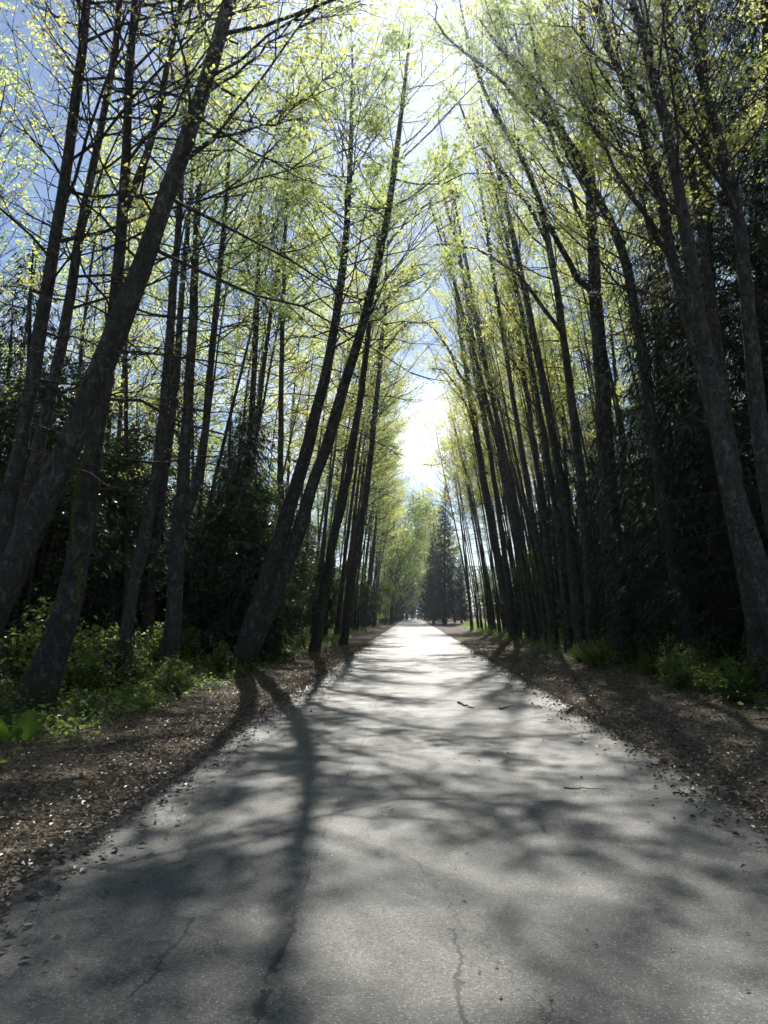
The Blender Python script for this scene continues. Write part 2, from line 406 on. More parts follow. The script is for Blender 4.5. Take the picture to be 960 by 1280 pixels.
def build_tree(name, loc, stems, seed, o, label, cat='tree', group=None, bark='bark', leafm='leaf_alder', twigm='twig', extra=None):
    rng = np.random.default_rng(seed)
    w, t, l = Geo(), [], Geo()
    grow(stems, rng, o, w, t, l)
    limbs = []
    t0_ = t
    if extra:
        for pts, rad in extra:
            t = Geo(); limbs.append(t)
            p, r = smoothpath(pts, np.array(rad) * 0.72, 12)
            p[1:-1] += np.cumsum(rng.standard_normal((10, 3)), 0) * 0.05
            t.tube(p, r, 7)
            for k in range(3, 12):
                for _ in range(4):
                    d = unit(rng.standard_normal(3) * [1, 1, 0.6] + unit(p[-1] - p[0]) * 0.8 + [0, 0, 0.15]); ll = rng.uniform(0.6, 1.7)
                    s = np.linspace(0, 1, 5)
                    tp = p[k] + d * (s * ll)[:, None] + rng.standard_normal((5, 3)) * 0.05 * (s > 0)[:, None]
                    t.tube(tp, 0.010 * (1 - 0.85 * s), 3)
                    ends = [tp[2], tp[3], tp[4]]
                    for q in range(5):
                        e0 = tp[1 + q % 4]; d3 = unit(d + rng.standard_normal(3) * 0.7); l3 = rng.uniform(0.2, 0.6)
                        t.tube(np.stack([e0, e0 + d3 * l3 * 0.5, e0 + d3 * l3]), [0.004, 0.003, 0.001], 3)
                        ends += [e0 + d3 * l3 * 0.5, e0 + d3 * l3]
                    if rng.uniform() < 0.25: continue
                    ends = np.array(ends); nl = rng.poisson(o.get('limbleaf', 34))
                    l.leaves(ends[rng.integers(0, len(ends), nl)] + rng.standard_normal((nl, 3)) * 0.13, o['ls'] * 1.1, rng)
    t = t0_
    root = thing(name, loc, label, cat, group)
    for lb in limbs: lb.obj('limb', bark, root)
    ch = [w.obj('trunk', bark, root, True), l.obj('crown', leafm, root)] + [q.obj('branches', twigm, root) for q in t]
    CHILD[root.name] = ch
    return root

LEAFK = 2.3
OPT = dict(nb=46, ns=7, nt=3, nl=11, len=3.2, t0=0.28, ls=0.10, spread=0.17, dead=0.2)
def opt(**k): d = dict(OPT); d.update(k); return d

def hero(name, Y, path, widths, seed, o, label, forks=(), limbs=(), bark='bark', leafm='leaf_alder', dY=0.0, group=None, thin=1.0):
    """path in photo pixels at distance Y (drifting by dY metres over its length)"""
    n = len(path)
    if Y < 28 and seed < 50: o = dict(o, fine=True)
    if Y < 17: o['ls'] = 0.075; o['nl'] *= 1.15
    W = [P(px, py, Y + dY * k / (n - 1)) for k, (px, py) in enumerate(path)]
    if seed < 50: thin *= 0.80 if Y > 16.5 else (0.72 if seed < 30 else 0.74)
    rad = [0.43 * thin * w * Y / F for w in widths]
    base = W[0].copy(); base[2] = float(gh(base[0], base[1]))
    W[0][2] = base[2] - 0.25
    # root flare
    p1 = W[0] + (W[1] - W[0]) * min(1, 0.8 / max(0.8, np.linalg.norm(W[1] - W[0])))
    pts = [W[0], p1] + W[1:]
    rr = [rad[0] * 1.35, rad[0] * 1.0] + rad[1:]
    stems = [([p - base for p in pts], rr)]
    for fp, fw in forks:
        stems.append(([P(px, py, Y + dY * 0.3) - base for px, py in fp], [0.43 * thin * w * Y / F for w in fw]))
    ex = []
    for fp, fw in limbs:
        ex.append(([P(px, py, Y) + np.array([0, -0.25 * k, 0]) - base for k, (px, py) in enumerate(fp)], [0.5 * w * Y / F for w in fw]))
    return build_tree(name, base, stems, seed, o, label, 'tree', group, bark, leafm, extra=ex)

# ------------------------------------------------------------------ hero trees, left of the road
hero('alder_tree', 11.5, [(-95, 925), (-5, 775), (58, 620), (112, 500), (152, 400), (200, 270), (240, 150), (290, 0), (325, -150), (350, -330), (372, -520)],
     [80, 62, 56, 50, 45, 38, 34, 30, 24, 15, 5], 11, opt(nb=60, t0=0.16, len=4.6, nl=12, ls=0.085, bend=0.12, el=(5, 40), thick=1.0, gap=0.2, dead=0.42),
     'thickest leaning trunk on the left, its foot just outside the left edge', bark='bark_moss', leafm='leaf_maple',
     limbs=[([(250, 118), (300, 100), (360, 62), (425, 30)], [6, 5, 4, 2]), ([(225, 200), (290, 168), (350, 170), (410, 140)], [6, 5, 4, 2])])
mossy = hero('alder_tree', 13, [(38, 900), (85, 760), (108, 640), (118, 560), (136, 440), (150, 340), (156, 200), (165, 60), (172, -60), (180, -250)],
     [64, 50, 42, 35, 29, 25, 20, 17, 14, 5], 12, opt(nb=56, t0=0.16, len=4.0, nl=11, ls=0.085, bend=0.12, el=(5, 40), thick=1.0, gap=0.2, dead=0.42),
     'dark mossy alder standing beside the big-leaved plant, forking high up', forks=[([(153, 265), (167, 240), (186, 190), (201, 125), (213, 62), (228, 0), (246, -120)], [20, 19, 16, 13, 12, 11, 4])],
     bark='bark_moss', leafm='leaf_maple')
hero('alder_tree', 13.5, [(-60, 900), (0, 690), (38, 490), (66, 325), (83, 205), (99, 100), (110, 0), (122, -150), (132, -320)],
     [38, 34, 29, 26, 23, 20, 18, 13, 5], 13, opt(nb=50, t0=0.16, len=3.8, nl=11, ls=0.085, el=(5, 40), thick=1.0, gap=0.2, bend=0.12),
     'leaning grey trunk at the far left edge, rising left of all its neighbours', leafm='leaf_maple')
hero('alder_tree', 16, [(-30, 860), (25, 665), (54, 530), (77, 440), (95, 320), (112, 220), (126, 165), (146, 60), (151, -10), (165, -200)],
     [32, 29, 26, 23, 19, 17, 15, 13, 11, 4], 14, opt(nb=50, t0=0.16, len=3.6, nl=11, ls=0.085, el=(5, 40), thick=1.0, gap=0.2, bend=0.12),
     'bent grey trunk with a kink high up, just right of the leftmost leaning trunk', leafm='leaf_maple')
hero('alder_tree', 24, [(296, 842), (318, 770), (345, 690), (378, 580), (400, 500), (415, 430), (430, 330), (437, 230), (440, 140), (440, 60)],
     [44, 36, 27, 23, 20, 17, 14, 11, 7, 3], 15, opt(nb=70, t0=0.32, len=4.6, nl=20, ls=0.11, bare=0.2, thick=0.85, bias=0.2, dead=0.2, el=(0, 40), bend=0.14),
     'twin-stemmed alder leaning roadward, its forked shadow crossing the asphalt',
     forks=[([(312, 815), (350, 740), (380, 645), (408, 560), (440, 450), (468, 350), (488, 260), (500, 160), (508, 90), (513, 35)], [30, 27, 23, 21, 18, 16, 13, 10, 6, 3])], bark='bark_moss')
hero('alder_tree', 19, [(148, 815), (173, 700), (190, 635), (206, 500), (215, 380), (225, 250), (232, 120), (238, 0)],
     [26, 23, 20, 17, 15, 12, 8, 3], 16, opt(nb=52, t0=0.14, len=3.2, ls=0.10, dead=0.4), 'dark trunk rising just right of the forked mossy alder')
hero('alder_tree', 21, [(212, 815), (222, 690), (232, 560), (242, 400), (246, 280), (252, 170), (258, 60)],
     [30, 25, 21, 16, 12, 8, 3], 17, opt(nb=52, t0=0.14, len=3.2, ls=0.10, dead=0.4), 'very dark forked trunk with two stems, left of the drooping cedar',
     forks=[([(226, 655), (246, 612), (256, 560), (262, 470), (271, 380), (284, 240), (290, 120)], [19, 17, 15, 13, 11, 8, 3])])
hero('alder_tree', 27, [(180, 808), (192, 690), (205, 600), (222, 470), (228, 350), (240, 230), (246, 130)],
     [20, 17, 15, 13, 11, 8, 3], 18, opt(nb=38, t0=0.35, len=3.0), 'slim straight trunk seen between the two dark trunks left of the cedar')
hero('alder_tree', 31, [(288, 805), (300, 690), (312, 560), (320, 420), (324, 300), (330, 180)],
     [18, 15, 13, 10, 7, 3], 19, opt(nb=42, t0=0.35, len=3.2), 'slim upright trunk rising behind the drooping cedar, with green crown')
hero('alder_tree', 34, [(392, 800), (413, 690), (431, 620), (450, 500), (460, 420), (470, 330), (478, 230)],
     [20, 16, 14, 12, 10, 7, 3], 20, opt(nb=46, t0=0.35, len=3.3), 'leaning alder just beyond the twin-stemmed one, left of the road',
     limbs=[([(470, 330), (498, 292), (525, 272), (552, 262)], [7, 5, 4, 2]), ([(462, 410), (488, 372), (512, 352), (530, 350)], [7, 5, 4, 2])])
hero('alder_tree', 42, [(428, 795), (445, 690), (460, 600), (473, 480), (480, 390), (485, 300)],
     [15, 13, 11, 9, 7, 3], 21, opt(nb=46, t0=0.3, len=3.2), 'slender alder second beyond the twin-stemmed one, left of the road',
     limbs=[([(480, 390), (500, 356), (524, 340), (545, 345)], [6, 4, 3, 2]), ([(476, 450), (494, 420), (512, 405), (528, 410)], [6, 4, 3, 2])])
hero('alder_tree', 29, [(345, 805), (352, 690), (350, 560), (352, 430), (356, 300), (362, 190)],
     [15, 13, 11, 9, 6, 3], 22, opt(nb=42, t0=0.4, len=3.0), 'thin upright trunk framed behind the left stem of the twin alder')

# ------------------------------------------------------------------ hero trees, right of the road
RO = dict(t0=0.36, len=3.0, nl=9, ls=0.095, el=(25, 55), bend=0.3, leafm=None)
def ropt(**k):
    d = opt(nb=46, t0=0.36, len=3.8, nl=14, ls=0.095, el=(25, 58), bend=0.3, gap=0.15, bias=-0.3); d.update(k); return d
hero('alder_tree', 25, [(775, 838), (768, 700), (762, 620), (753, 486), (745, 390), (738, 220), (731, 100), (726, 0), (720, -110)],
     [46, 37, 33, 28, 25, 20, 15, 11, 4], 31, ropt(nb=52, nl=18), 'thickest straight dark trunk right of the road, with a limb reaching left',
     limbs=[([(747, 375), (735, 360), (720, 344), (700, 315), (682, 285), (668, 240), (640, 205)], [14, 12, 11, 10, 8, 6, 4]), ([(742, 300), (712, 258), (690, 190), (655, 150), (625, 90)], [9, 8, 6, 5, 3])], leafm='leaf_maple', bark='bark_moss')
hero('alder_tree', 21, [(884, 850), (860, 790), (843, 722), (824, 615), (810, 484), (802, 437), (790, 359), (774, 290), (749, 250), (700, 165), (642, 85), (600, 25)],
     [32, 29, 26, 22, 19, 18, 17, 16, 15, 12, 9, 4], 32, ropt(nl=24, nb=56, bare=0.15), 'long curved trunk bending left over the road high up, right of the thickest trunk', leafm='leaf_maple',
     limbs=[([(749, 250), (725, 205), (690, 160), (668, 110), (655, 50)], [9, 8, 7, 5, 3]), ([(700, 165), (655, 135), (620, 95), (575, 75), (545, 40)], [9, 8, 6, 5, 3]), ([(765, 275), (730, 240), (680, 150), (640, 60)], [8, 7, 5, 3])])
hero('alder_tree', 16, [(962, 870), (948, 790), (934, 722), (906, 580), (888, 505), (866, 421), (841, 327), (818, 218), (799, 140), (765, 75), (740, 0), (715, -90)],
     [44, 38, 34, 29, 26, 24, 21, 18, 15, 12, 10, 4], 33, ropt(nl=14, nb=46), 'leaning silvery-edged trunk with a thin limb forking left halfway up',
     limbs=[([(828, 308), (815, 292), (796, 277), (762, 246), (735, 205), (700, 150)], [10, 9, 9, 8, 6, 3])], leafm='leaf_maple')
hero('alder_tree', 14, [(1010, 905), (965, 765), (925, 640), (898, 540), (878, 421), (866, 343), (849, 233), (830, 140), (806, 50), (788, 0), (760, -120), (740, -230)],
     [50, 42, 36, 31, 28, 27, 25, 21, 18, 15, 10, 4], 34, ropt(nl=13, nb=46), 'stout leaning trunk running close beside the silvery-edged one', leafm='leaf_maple')
hero('alder_tree', 17.5, [(985, 868), (955, 740), (920, 600), (896, 430), (881, 310), (866, 220), (852, 140), (838, 40), (830, -70), (822, -180)],
     [28, 25, 22, 19, 17, 16, 14, 12, 9, 4], 35, ropt(), 'thinner trunk just right of the two leaning trunks, in front of cedars', leafm='leaf_maple')
hero('alder_tree', 15, [(1040, 900), (985, 730), (952, 570), (936, 400), (924, 265), (909, 209), (887, 140), (868, 60), (858, 0), (842, -110)],
     [46, 38, 33, 28, 25, 22, 19, 15, 13, 4], 36, ropt(), 'dark trunk against the cedars nearest the right edge, bending left at its top', leafm='leaf_maple',
     limbs=[([(925, 270), (900, 235), (860, 205), (820, 170), (760, 120), (700, 90)], [10, 9, 8, 7, 6, 3])])
hero('alder_tree', 28, [(742, 820), (735, 700), (722, 560), (712, 470), (688, 310), (668, 225), (650, 185), (612, 140), (586, 60), (572, -10)],
     [22, 19, 16, 14, 12, 11, 10, 8, 6, 3], 37, ropt(nl=10, nb=46), 'sinuous slim trunk leaning left, first one left of the thickest trunk', leafm='leaf_maple',
     limbs=[([(705, 420), (672, 375), (640, 345), (592, 320), (545, 322)], [8, 7, 5, 4, 3]), ([(688, 310), (655, 255), (628, 225), (585, 190), (560, 140)], [8, 7, 5, 4, 3])])
rr = random.Random(5)
side_rank = ['second', 'third', 'fourth', 'fifth', 'sixth', 'seventh', 'eighth', 'ninth', 'tenth']
for k, bx in enumerate((726, 712, 700, 689, 677, 668, 657, 649, 640)):
    Y = 30 + k * 2.6
    Y += rr.uniform(-1.2, 1.2); bx += rr.uniform(-6, 6); by = 768 + 1605 / Y
    top = 80 + (Y - 30) * 9 + rr.uniform(-40, 50); lean = 108 + rr.uniform(-25, 25)
    cv = rr.uniform(0.9, 1.5)
    pth = [(bx - lean * (f ** cv), by + (top - by) * f) for f in (0, 0.2, 0.4, 0.6, 0.8, 0.93, 1.0)]
    w = rr.uniform(9, 15) * 30 / Y
    hero('alder_tree', Y, pth, [w * g for g in (1.15, 1, 0.85, 0.7, 0.5, 0.3, 0.15)], 50 + k, ropt(nb=38, nl=6.5, ls=0.12, t0=0.16, len=3.2),
         'slim leaning trunk, %s in the row left of the thickest trunk' % side_rank[k], leafm='leaf_maple' if k % 3 else 'leaf_alder')
hero('alder_tree', 52, [(645, 795), (624, 706), (606, 610), (589, 498), (576, 420), (566, 340)], [15, 12, 10, 9, 6, 3], 70,
     ropt(nb=44, nl=12, ls=0.13, len=3.6), 'leaning alder whose bright crown hangs lowest over the right of the road', leafm='leaf_maple',
     limbs=[([(589, 498), (565, 440), (540, 405), (515, 395)], [6, 5, 3, 2]), ([(600, 570), (578, 510), (560, 480), (540, 465)], [6, 4, 3, 2])])

# ------------------------------------------------------------------ variants to copy
def stem_line(h, lean, r0, rng, curve=1.3, x0=0.0):
    n = 9; s = np.linspace(0, 1, n)
    ph = rng.uniform(0, 6)
    x = x0 + lean * s ** curve + 0.12 * np.sin(s * 7 + ph) * s; y = 0.25 * np.sin(s * 5 + ph * 2) * s * (h / 20)
    z = -0.2 + (h + 0.2) * s
    r = r0 * (1 - 0.88 * s ** 0.9); r[0] *= 1.35
    return (np.stack([x, y, z], 1), r)

def variant(seed, h, lean, r0, o, leafm='leaf_alder', stems=1, bark='bark', name='alder_tree'):
    rng = np.random.default_rng(seed)
    st = [stem_line(h, lean, r0, rng)]
    for k in range(stems - 1):
        st.append(stem_line(h * rng.uniform(0.8, 0.95), lean * rng.uniform(0.3, 1.5) + rng.uniform(-0.6, 0.6), r0 * 0.75, rng, 1.0, rng.uniform(-0.35, 0.35)))
    r = build_tree(name, (0, 0, 0), st, seed, o, 'x', bark=bark, leafm=leafm)
    return r

VL = [variant(101, 23, 3.0, 0.15, opt(el=(0, 38), bend=0.16, nb=56, len=3.7, nl=9.5, t0=0.30, ls=0.13)),
      variant(102, 25, 3.6, 0.17, opt(el=(0, 38), bend=0.16, nb=58, len=3.9, nl=9.5, t0=0.34, ls=0.13)),
      variant(103, 21, 2.4, 0.13, opt(el=(0, 38), bend=0.16, nb=54, len=3.4, nl=9, t0=0.26, ls=0.13), stems=2),
      variant(104, 24, 3.2, 0.14, opt(el=(0, 38), bend=0.16, nb=56, len=3.8, nl=9.5, t0=0.30, ls=0.13), 'leaf_maple'),
      variant(105, 22, 4.2, 0.12, opt(el=(0, 38), bend=0.16, nb=50, len=3.5, nl=9, t0=0.34, ls=0.13), 'leaf_maple', 2)]
# very slim close-set stems
VS = [variant(131, 19, 3.0, 0.075, opt(nb=30, len=2.2, nl=5, t0=0.45, ls=0.12, el=(20, 50), dead=0.3), 'leaf_maple'),
      variant(132, 17, 2.2, 0.065, opt(nb=30, len=2.0, nl=5, t0=0.42, ls=0.12, el=(20, 50), dead=0.3), 'leaf_alder'),
      variant(133, 20, 3.8, 0.085, opt(nb=30, len=2.3, nl=5, t0=0.45, ls=0.12, el=(20, 50), dead=0.3), 'leaf_maple', 2)]
# deep forest: straighter, fuller crowns
VD = [variant(111, 22, 0.8, 0.17, opt(nb=46, len=2.8, nl=6.5, t0=0.3, ls=0.15, dead=0.2, deadleaf=0.3)),
      variant(112, 20, -0.6, 0.14, opt(nb=46, len=2.7, nl=6.5, t0=0.25, ls=0.15, dead=0.15, deadleaf=0.3), stems=2),
      variant(113, 24, 1.2, 0.20, opt(nb=46, len=3.0, nl=6.5, t0=0.3, ls=0.15, deadleaf=0.3))]
# low leafy forest-edge trees (vine maples) with foliage down to the ground
VV = [variant(121, 7.5, 1.4, 0.05, opt(nb=30, len=2.0, nl=12, t0=0.08, ls=0.12, dead=0.0, ns=6), 'leaf_shrub', 3, name='vine_maple'),
      variant(122, 5.5, 0.9, 0.04, opt(nb=26, len=1.8, nl=12, t0=0.05, ls=0.12, dead=0.0, ns=6), 'leaf_alder', 3, name='vine_maple'),
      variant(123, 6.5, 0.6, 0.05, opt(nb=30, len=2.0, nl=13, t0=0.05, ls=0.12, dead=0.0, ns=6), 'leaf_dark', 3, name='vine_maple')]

def conifer(name, seed, h, rbase, wid, loc=(0, 0, 0), label='x', droop=0.35, dens=1.0, ls=0.15, t0=0.06):
    rng = np.random.default_rng(seed)
    w, t, l = Geo(), Geo(), Geo()
    pts, rad = stem_line(h, rng.uniform(-.3, .3), rbase, rng)
    p, r = smoothpath(pts, rad, 24); w.tube(p, r, 12, 0.04, rng)
    nb = int(h * 7 * dens); az = 0
    for b in range(nb):
        f = t0 + (0.99 - t0) * (b + rng.uniform()) / nb
        k = f * 23; i = min(int(k), 22); p0 = p[i] + (p[i + 1] - p[i]) * (k - i)
        az += 2.4 + rng.uniform(-0.4, 0.4)
        L = wid * ((1 - f) ** 0.75 + 0.05) * rng.uniform(0.6, 1.15)
        s = np.linspace(0, 1, 8)
        d = np.array([math.cos(az), math.sin(az), 0])
        bp = p0 + d * (s * L)[:, None] + np.array([0, 0, 1.0]) * (L * (0.22 * s - droop * 1.6 * s ** 2 + 0.28 * s ** 4))[:, None]
        t.tube(bp, max(0.008, 0.012 * L) * (1 - 0.85 * s), 4)
        # side sprays hang from the branch
        ns = max(4, int(L * 6 * dens))
        side = np.array([-d[1], d[0], 0])
        for q in range(ns):
            u = 0.12 + 0.88 * (q + rng.uniform()) / ns
            kk = u * 7; ii = min(int(kk), 6); q0 = bp[ii] + (bp[ii + 1] - bp[ii]) * (kk - ii)
            dd = unit(side * (1 if q % 2 else -1) * rng.uniform(0.5, 1) + d * 0.7 + np.array([0, 0, -rng.uniform(0.1, 0.6) - droop]))
            ll = 0.22 * L * rng.uniform(0.6, 1.3) * (1.25 - u * 0.6) + 0.18
            m = max(7, int(ll * 30))
            s2 = rng.uniform(0.05, 1, m)
            c = q0 + dd * (s2 * ll)[:, None] + rng.standard_normal((m, 3)) * 0.05 + np.array([0, 0, -0.25 * ll]) * (s2 ** 2)[:, None]
            # narrow blades pointing mostly along the spray and drooping
            n = m; sz = ls * rng.uniform(0.6, 1.4, n)[:, None]
            dv = dd + rng.standard_normal((n, 3)) * 0.28 + np.array([0, 0, -0.35]); dv /= np.linalg.norm(dv, axis=1)[:, None]
            wv = np.cross(dv, np.array([0, 0, 1.0]) + rng.standard_normal((n, 3)) * 0.5); wv /= np.linalg.norm(wv, axis=1)[:, None] + 1e-9
            v = np.stack([c - dv * sz * .5, c + wv * sz * .085, c + dv * sz * .9, c - wv * sz * .085], 1).reshape(-1, 3)
            l.add(v, np.arange(4 * n).reshape(n, 4))
    root = thing(name, loc, label, 'tree')
    CHILD[root.name] = [w.obj('trunk', 'bark_dark', root, True), t.obj('branches', 'twig', root), l.obj('crown', 'needle', root)]
    return root

def at(px, Y):
    x = P(px, 768, Y)[0]; return (x, Y, float(gh(x, Y)))
conifer('cedar_tree', 201, 26, 0.32, 4.0, at(905, 22), 'tall dark cedar with drooping sprays behind the leaning trunks at the right', dens=1.2)
conifer('cedar_tree', 202, 24, 0.32, 4.2, at(1010, 19), 'dark cedar filling the right edge behind the nearest trunks', dens=1.2)
conifer('cedar_tree', 203, 9.6, 0.14, 2.6, at(300, 26.5), 'short drooping cedar, dark and rounded, behind the foot of the twin-stemmed alder', dens=2.0, droop=0.45)
c4 = conifer('cedar_tree', 204, 11, 0.16, 2.4, at(830, 26), 'small cedar with silvery lit sprays low between the right trunks', dens=1.5, droop=0.3)
f1 = conifer('fir_tree', 205, 22, 0.30, 3.6, at(556, 125), 'tall dark fir beside the far end of the road, right side', droop=0.15, dens=1.2, ls=0.26)
def put(src, px, Y, rz, sc, label, group=None):
    return copy_tree(src, at(px, Y), rz, sc, label, group)
put(f1, 542, 140, 2.0, 0.7, 'smaller dark fir just left of the tall one at the far end of the road')
put(f1, 577, 127, 4.0, 0.5, 'short dark fir just right of the tall one at the far end of the road')
put(c4, 1075, 26, 1.3, (1.6, 1.6, 2.1), 'dark cedar just beyond the right edge of view, its sprays reaching in')
put(c4, 868, 33, 2.6, (1.3, 1.3, 1.8), 'dark cedar deep in the wood right of the small silvery one')

cd_ = [(-9.5, 30), (-12, 24), (-13, 36), (-8.6, 40), (-16, 30), (-11, 47), (-9.0, 56), (-15, 52), (-18, 40), (-10, 66), (-14, 19), (-20, 26), (-7.6, 34),
       (9.8, 31), (11.5, 36), (10.5, 43), (13.5, 29), (12, 50), (15, 40), (10, 58), (14, 60), (17, 33), (16, 24), (9.3, 48), (11.3, 25), (12.6, 18)]
crr = random.Random(12)
for x, y in cd_:
    side = 'left' if x < 0 else 'right'
    k = crr.uniform(0.9, 1.4)
    copy_tree(c4, (x, y, float(gh(x, y))), crr.uniform(0, 6), (k * 1.15, k * 1.15, k * (1.0 if x < 0 else 1.5)), 'one of the black-looking young cedars standing in the shade of the %s wood' % side, 'young cedars inside the %s wood' % side)
# ------------------------------------------------------------------ rows and deep wood
rr = random.Random(77)
placed = []
def free(x, y, d):
    for a, b in placed:
        if (a - x) ** 2 + (b - y) ** 2 < d * d: return False
    placed.append((x, y)); return True
used = set()
def use(src, loc, rz, sc, label, group):
    if src.name not in used:
        used.add(src.name)
        src.location = loc; src.rotation_euler = (0, 0, rz); src.scale = (sc, sc, sc)
        src['label'] = label; src['group'] = group
        return src
    return copy_tree(src, loc, rz, sc, label, group)
def row(side, y0, y1, step, xlo, xhi, pool, label, group, smin=0.85, smax=1.1, d=1.3):
    y = y0; n = 0
    while y < y1:
        x = side * rr.uniform(xlo, xhi) + (0.3 if side > 0 else 0)
        yy = y + rr.uniform(-0.4, 0.4) * step
        if not (side > 0 and 88 < yy < 131 and x < 15) and free(x, yy, d):
            src = rr.choice(pool)
            rz = (0 if side < 0 else PI) + rr.uniform(-0.5, 0.5)
            sc = rr.uniform(smin, smax)
            use(src, (x, yy, float(gh(x, yy))), rz, sc, label, group); n += 1
        y += step * (0.75 + 0.5 * rr.random())
    return n
tot = 0
tot += row(1, 25, 84, 0.62, 6.0, 10.5, VS, 'one of the many very thin leaning stems crowding the right bank', 'thin stems crowding the right bank', 0.8, 1.1, 0.4)
tot += row(-1, 46, 110, 3.6, 5.0, 6.6, VL, 'one of the like leaning alders lining the left roadside beyond the near trunks', 'alders lining the left roadside')
tot += row(1, 50, 88, 3.2, 5.4, 7.0, VL, 'one of the like leaning alders lining the right roadside beyond the near trunks', 'alders lining the right roadside')
tot += row(-1, 110, 290, 8, 5.0, 7.5, VL, 'one of the tiny far alders closing in along the left of the road', 'far alders on the left')
tot += row(1, 131, 290, 7, 5.4, 8, VL, 'one of the tiny far alders closing in along the right of the road', 'far alders on the right')
tot += row(-1, 26, 100, 3.8, 7.5, 11, VL + VD, 'one of the shaded alders in the second row of the left wood', 'second row of the left wood')
tot += row(1, 38, 108, 3.0, 8.6, 11.5, VL + VD, 'one of the shaded alders in the second row of the right wood', 'second row of the right wood')
for lo, hi in ((11.5, 17), (17, 26)):
    tot += row(-1, 15 if lo < 15 else 20, 90, 4.4, lo, hi, VD, 'one of the shaded trees standing deep in the left wood', 'trees deep in the left wood')
    tot += row(1, 17 if lo < 15 else 20, 90, 4.4, lo, hi, VD, 'one of the shaded trees standing deep in the right wood', 'trees deep in the right wood')
# trees closing the view where the road ends
for k in range(16):
    x = -11 + 1.3 * k + rr.uniform(-0.5, 0.5); y = 262 + rr.uniform(0, 35) + (k % 3) * 12
    use(rr.choice(VL + VD), (x, y, 0.1), rr.uniform(0, 6), rr.uniform(1.0, 1.25), 'one of the tiny bright green trees closing the far end of the road', 'trees across the far end of the road')
    tot += 1
# leafy trees leaning right over the far road from the left
for k in range(12):
    x = -3.6 - 0.3 * rr.random(); y = 128 + 10.5 * k + rr.uniform(-3, 3)
    copy_tree(rr.choice(VV), (x, y, 0.1), rr.uniform(-0.5, 0.5), rr.uniform(2.2, 3.0), 'one of the tiny bright leafy trees overhanging the far end of the road', 'leafy trees overhanging the far road')
for k in range(9):
    copy_tree(rr.choice(VV), (-7 + 1.8 * k, 250 + rr.uniform(-6, 10), 0.1), rr.uniform(0, 6), rr.uniform(2.4, 3.4), 'one of the tiny round leafy trees standing across the end of the road', 'leafy trees across the road end')
# forest behind and beside the camera: keeps the road in the same shade
for (x, y) in ((-6.5, 3), (-9, -3), (-6, -9), (7.5, 4), (10, -2), (7, -8), (-12, 4), (13, 6), (-7, -16), (8, -15), (-14, -8), (14, -10), (-12, 11), (12.5, 12), (-5.5, -1.5), (6, -3.5), (-5.2, -5.5), (6.2, -12), (-5.5, -13), (5.8, 0.5), (-9, 6), (10, 8), (0, -24), (-4, -22), (4, -23), (-17, 3), (18, 2)):
    use(rr.choice(VD), (x, y, float(gh(x, y))), rr.uniform(0, 6), rr.uniform(0.9, 1.1), 'leafy tree growing beside the viewer at the edge of the wood', 'trees beside the viewer')
# low leafy edge
tot2 = 0
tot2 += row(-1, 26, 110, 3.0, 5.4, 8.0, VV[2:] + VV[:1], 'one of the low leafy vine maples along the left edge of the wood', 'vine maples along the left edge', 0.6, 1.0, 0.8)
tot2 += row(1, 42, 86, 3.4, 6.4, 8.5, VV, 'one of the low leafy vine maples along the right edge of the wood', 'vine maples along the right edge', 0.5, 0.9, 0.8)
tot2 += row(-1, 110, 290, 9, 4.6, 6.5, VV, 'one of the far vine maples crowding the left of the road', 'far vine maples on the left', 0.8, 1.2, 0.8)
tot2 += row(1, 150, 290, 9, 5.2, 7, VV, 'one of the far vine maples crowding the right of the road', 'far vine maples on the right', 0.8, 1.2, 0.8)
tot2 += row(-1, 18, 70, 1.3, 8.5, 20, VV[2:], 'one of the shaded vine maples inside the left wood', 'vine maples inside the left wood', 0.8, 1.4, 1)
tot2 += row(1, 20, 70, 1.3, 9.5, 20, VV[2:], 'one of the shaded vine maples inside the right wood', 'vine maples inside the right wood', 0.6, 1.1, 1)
print('TREES', tot, tot2)

# far-off wood that reads as one mass
rng = np.random.default_rng(9)
g = Geo()
n = 130000
x = rng.choice([-1, 1], n) * (24 + 14 * rng.random(n)); y = 5 + 295 * rng.random(n) ** 1.3
z = 17 * rng.random(n) ** 1.3
g.leaves(np.stack([x, y, z], 1), 0.55, rng, 0.4)
n = 30000
x = rng.uniform(-60, 60, n); y = rng.uniform(330, 350, n); z = 22 * rng.random(n)
g.leaves(np.stack([x, y, z], 1), 0.9, rng, 0.4)
tag(g.obj('distant_woods', 'leaf_dark'), 'unbroken mass of dim woods far behind the roadside trees', 'woods', kind='stuff')

# ------------------------------------------------------------------ ground and road
xs = np.unique(np.round(np.concatenate([np.linspace(-700, -60, 12), np.linspace(-60, -12, 30), np.linspace(-12, -2, 90), np.linspace(-2, 2.2, 10), np.linspace(2.2, 12, 90), np.linspace(12, 60, 30), np.linspace(60, 700, 12)]), 4))
ys = np.unique(np.round(np.concatenate([np.linspace(-200, -10, 12), np.linspace(-10, 0, 20), np.linspace(0, 30, 220), np.linspace(30, 80, 130), np.linspace(80, 340, 120), np.linspace(340, 1500, 15)]), 4))
X, Yg = np.meshgrid(xs, ys)
g = Geo(); nx = len(xs); ny = len(ys)
i = np.arange(ny - 1)[:, None] * nx + np.arange(nx - 1)[None]
g.add(np.stack([X, Yg, gh(X, Yg)], -1).reshape(-1, 3), np.stack([i, i + 1, i + nx + 1, i + nx], -1).reshape(-1, 4))
tag(g.obj('ground', 'soil', smooth=True), 'brown forest floor and dirt shoulders beside the road', 'ground', kind='structure')

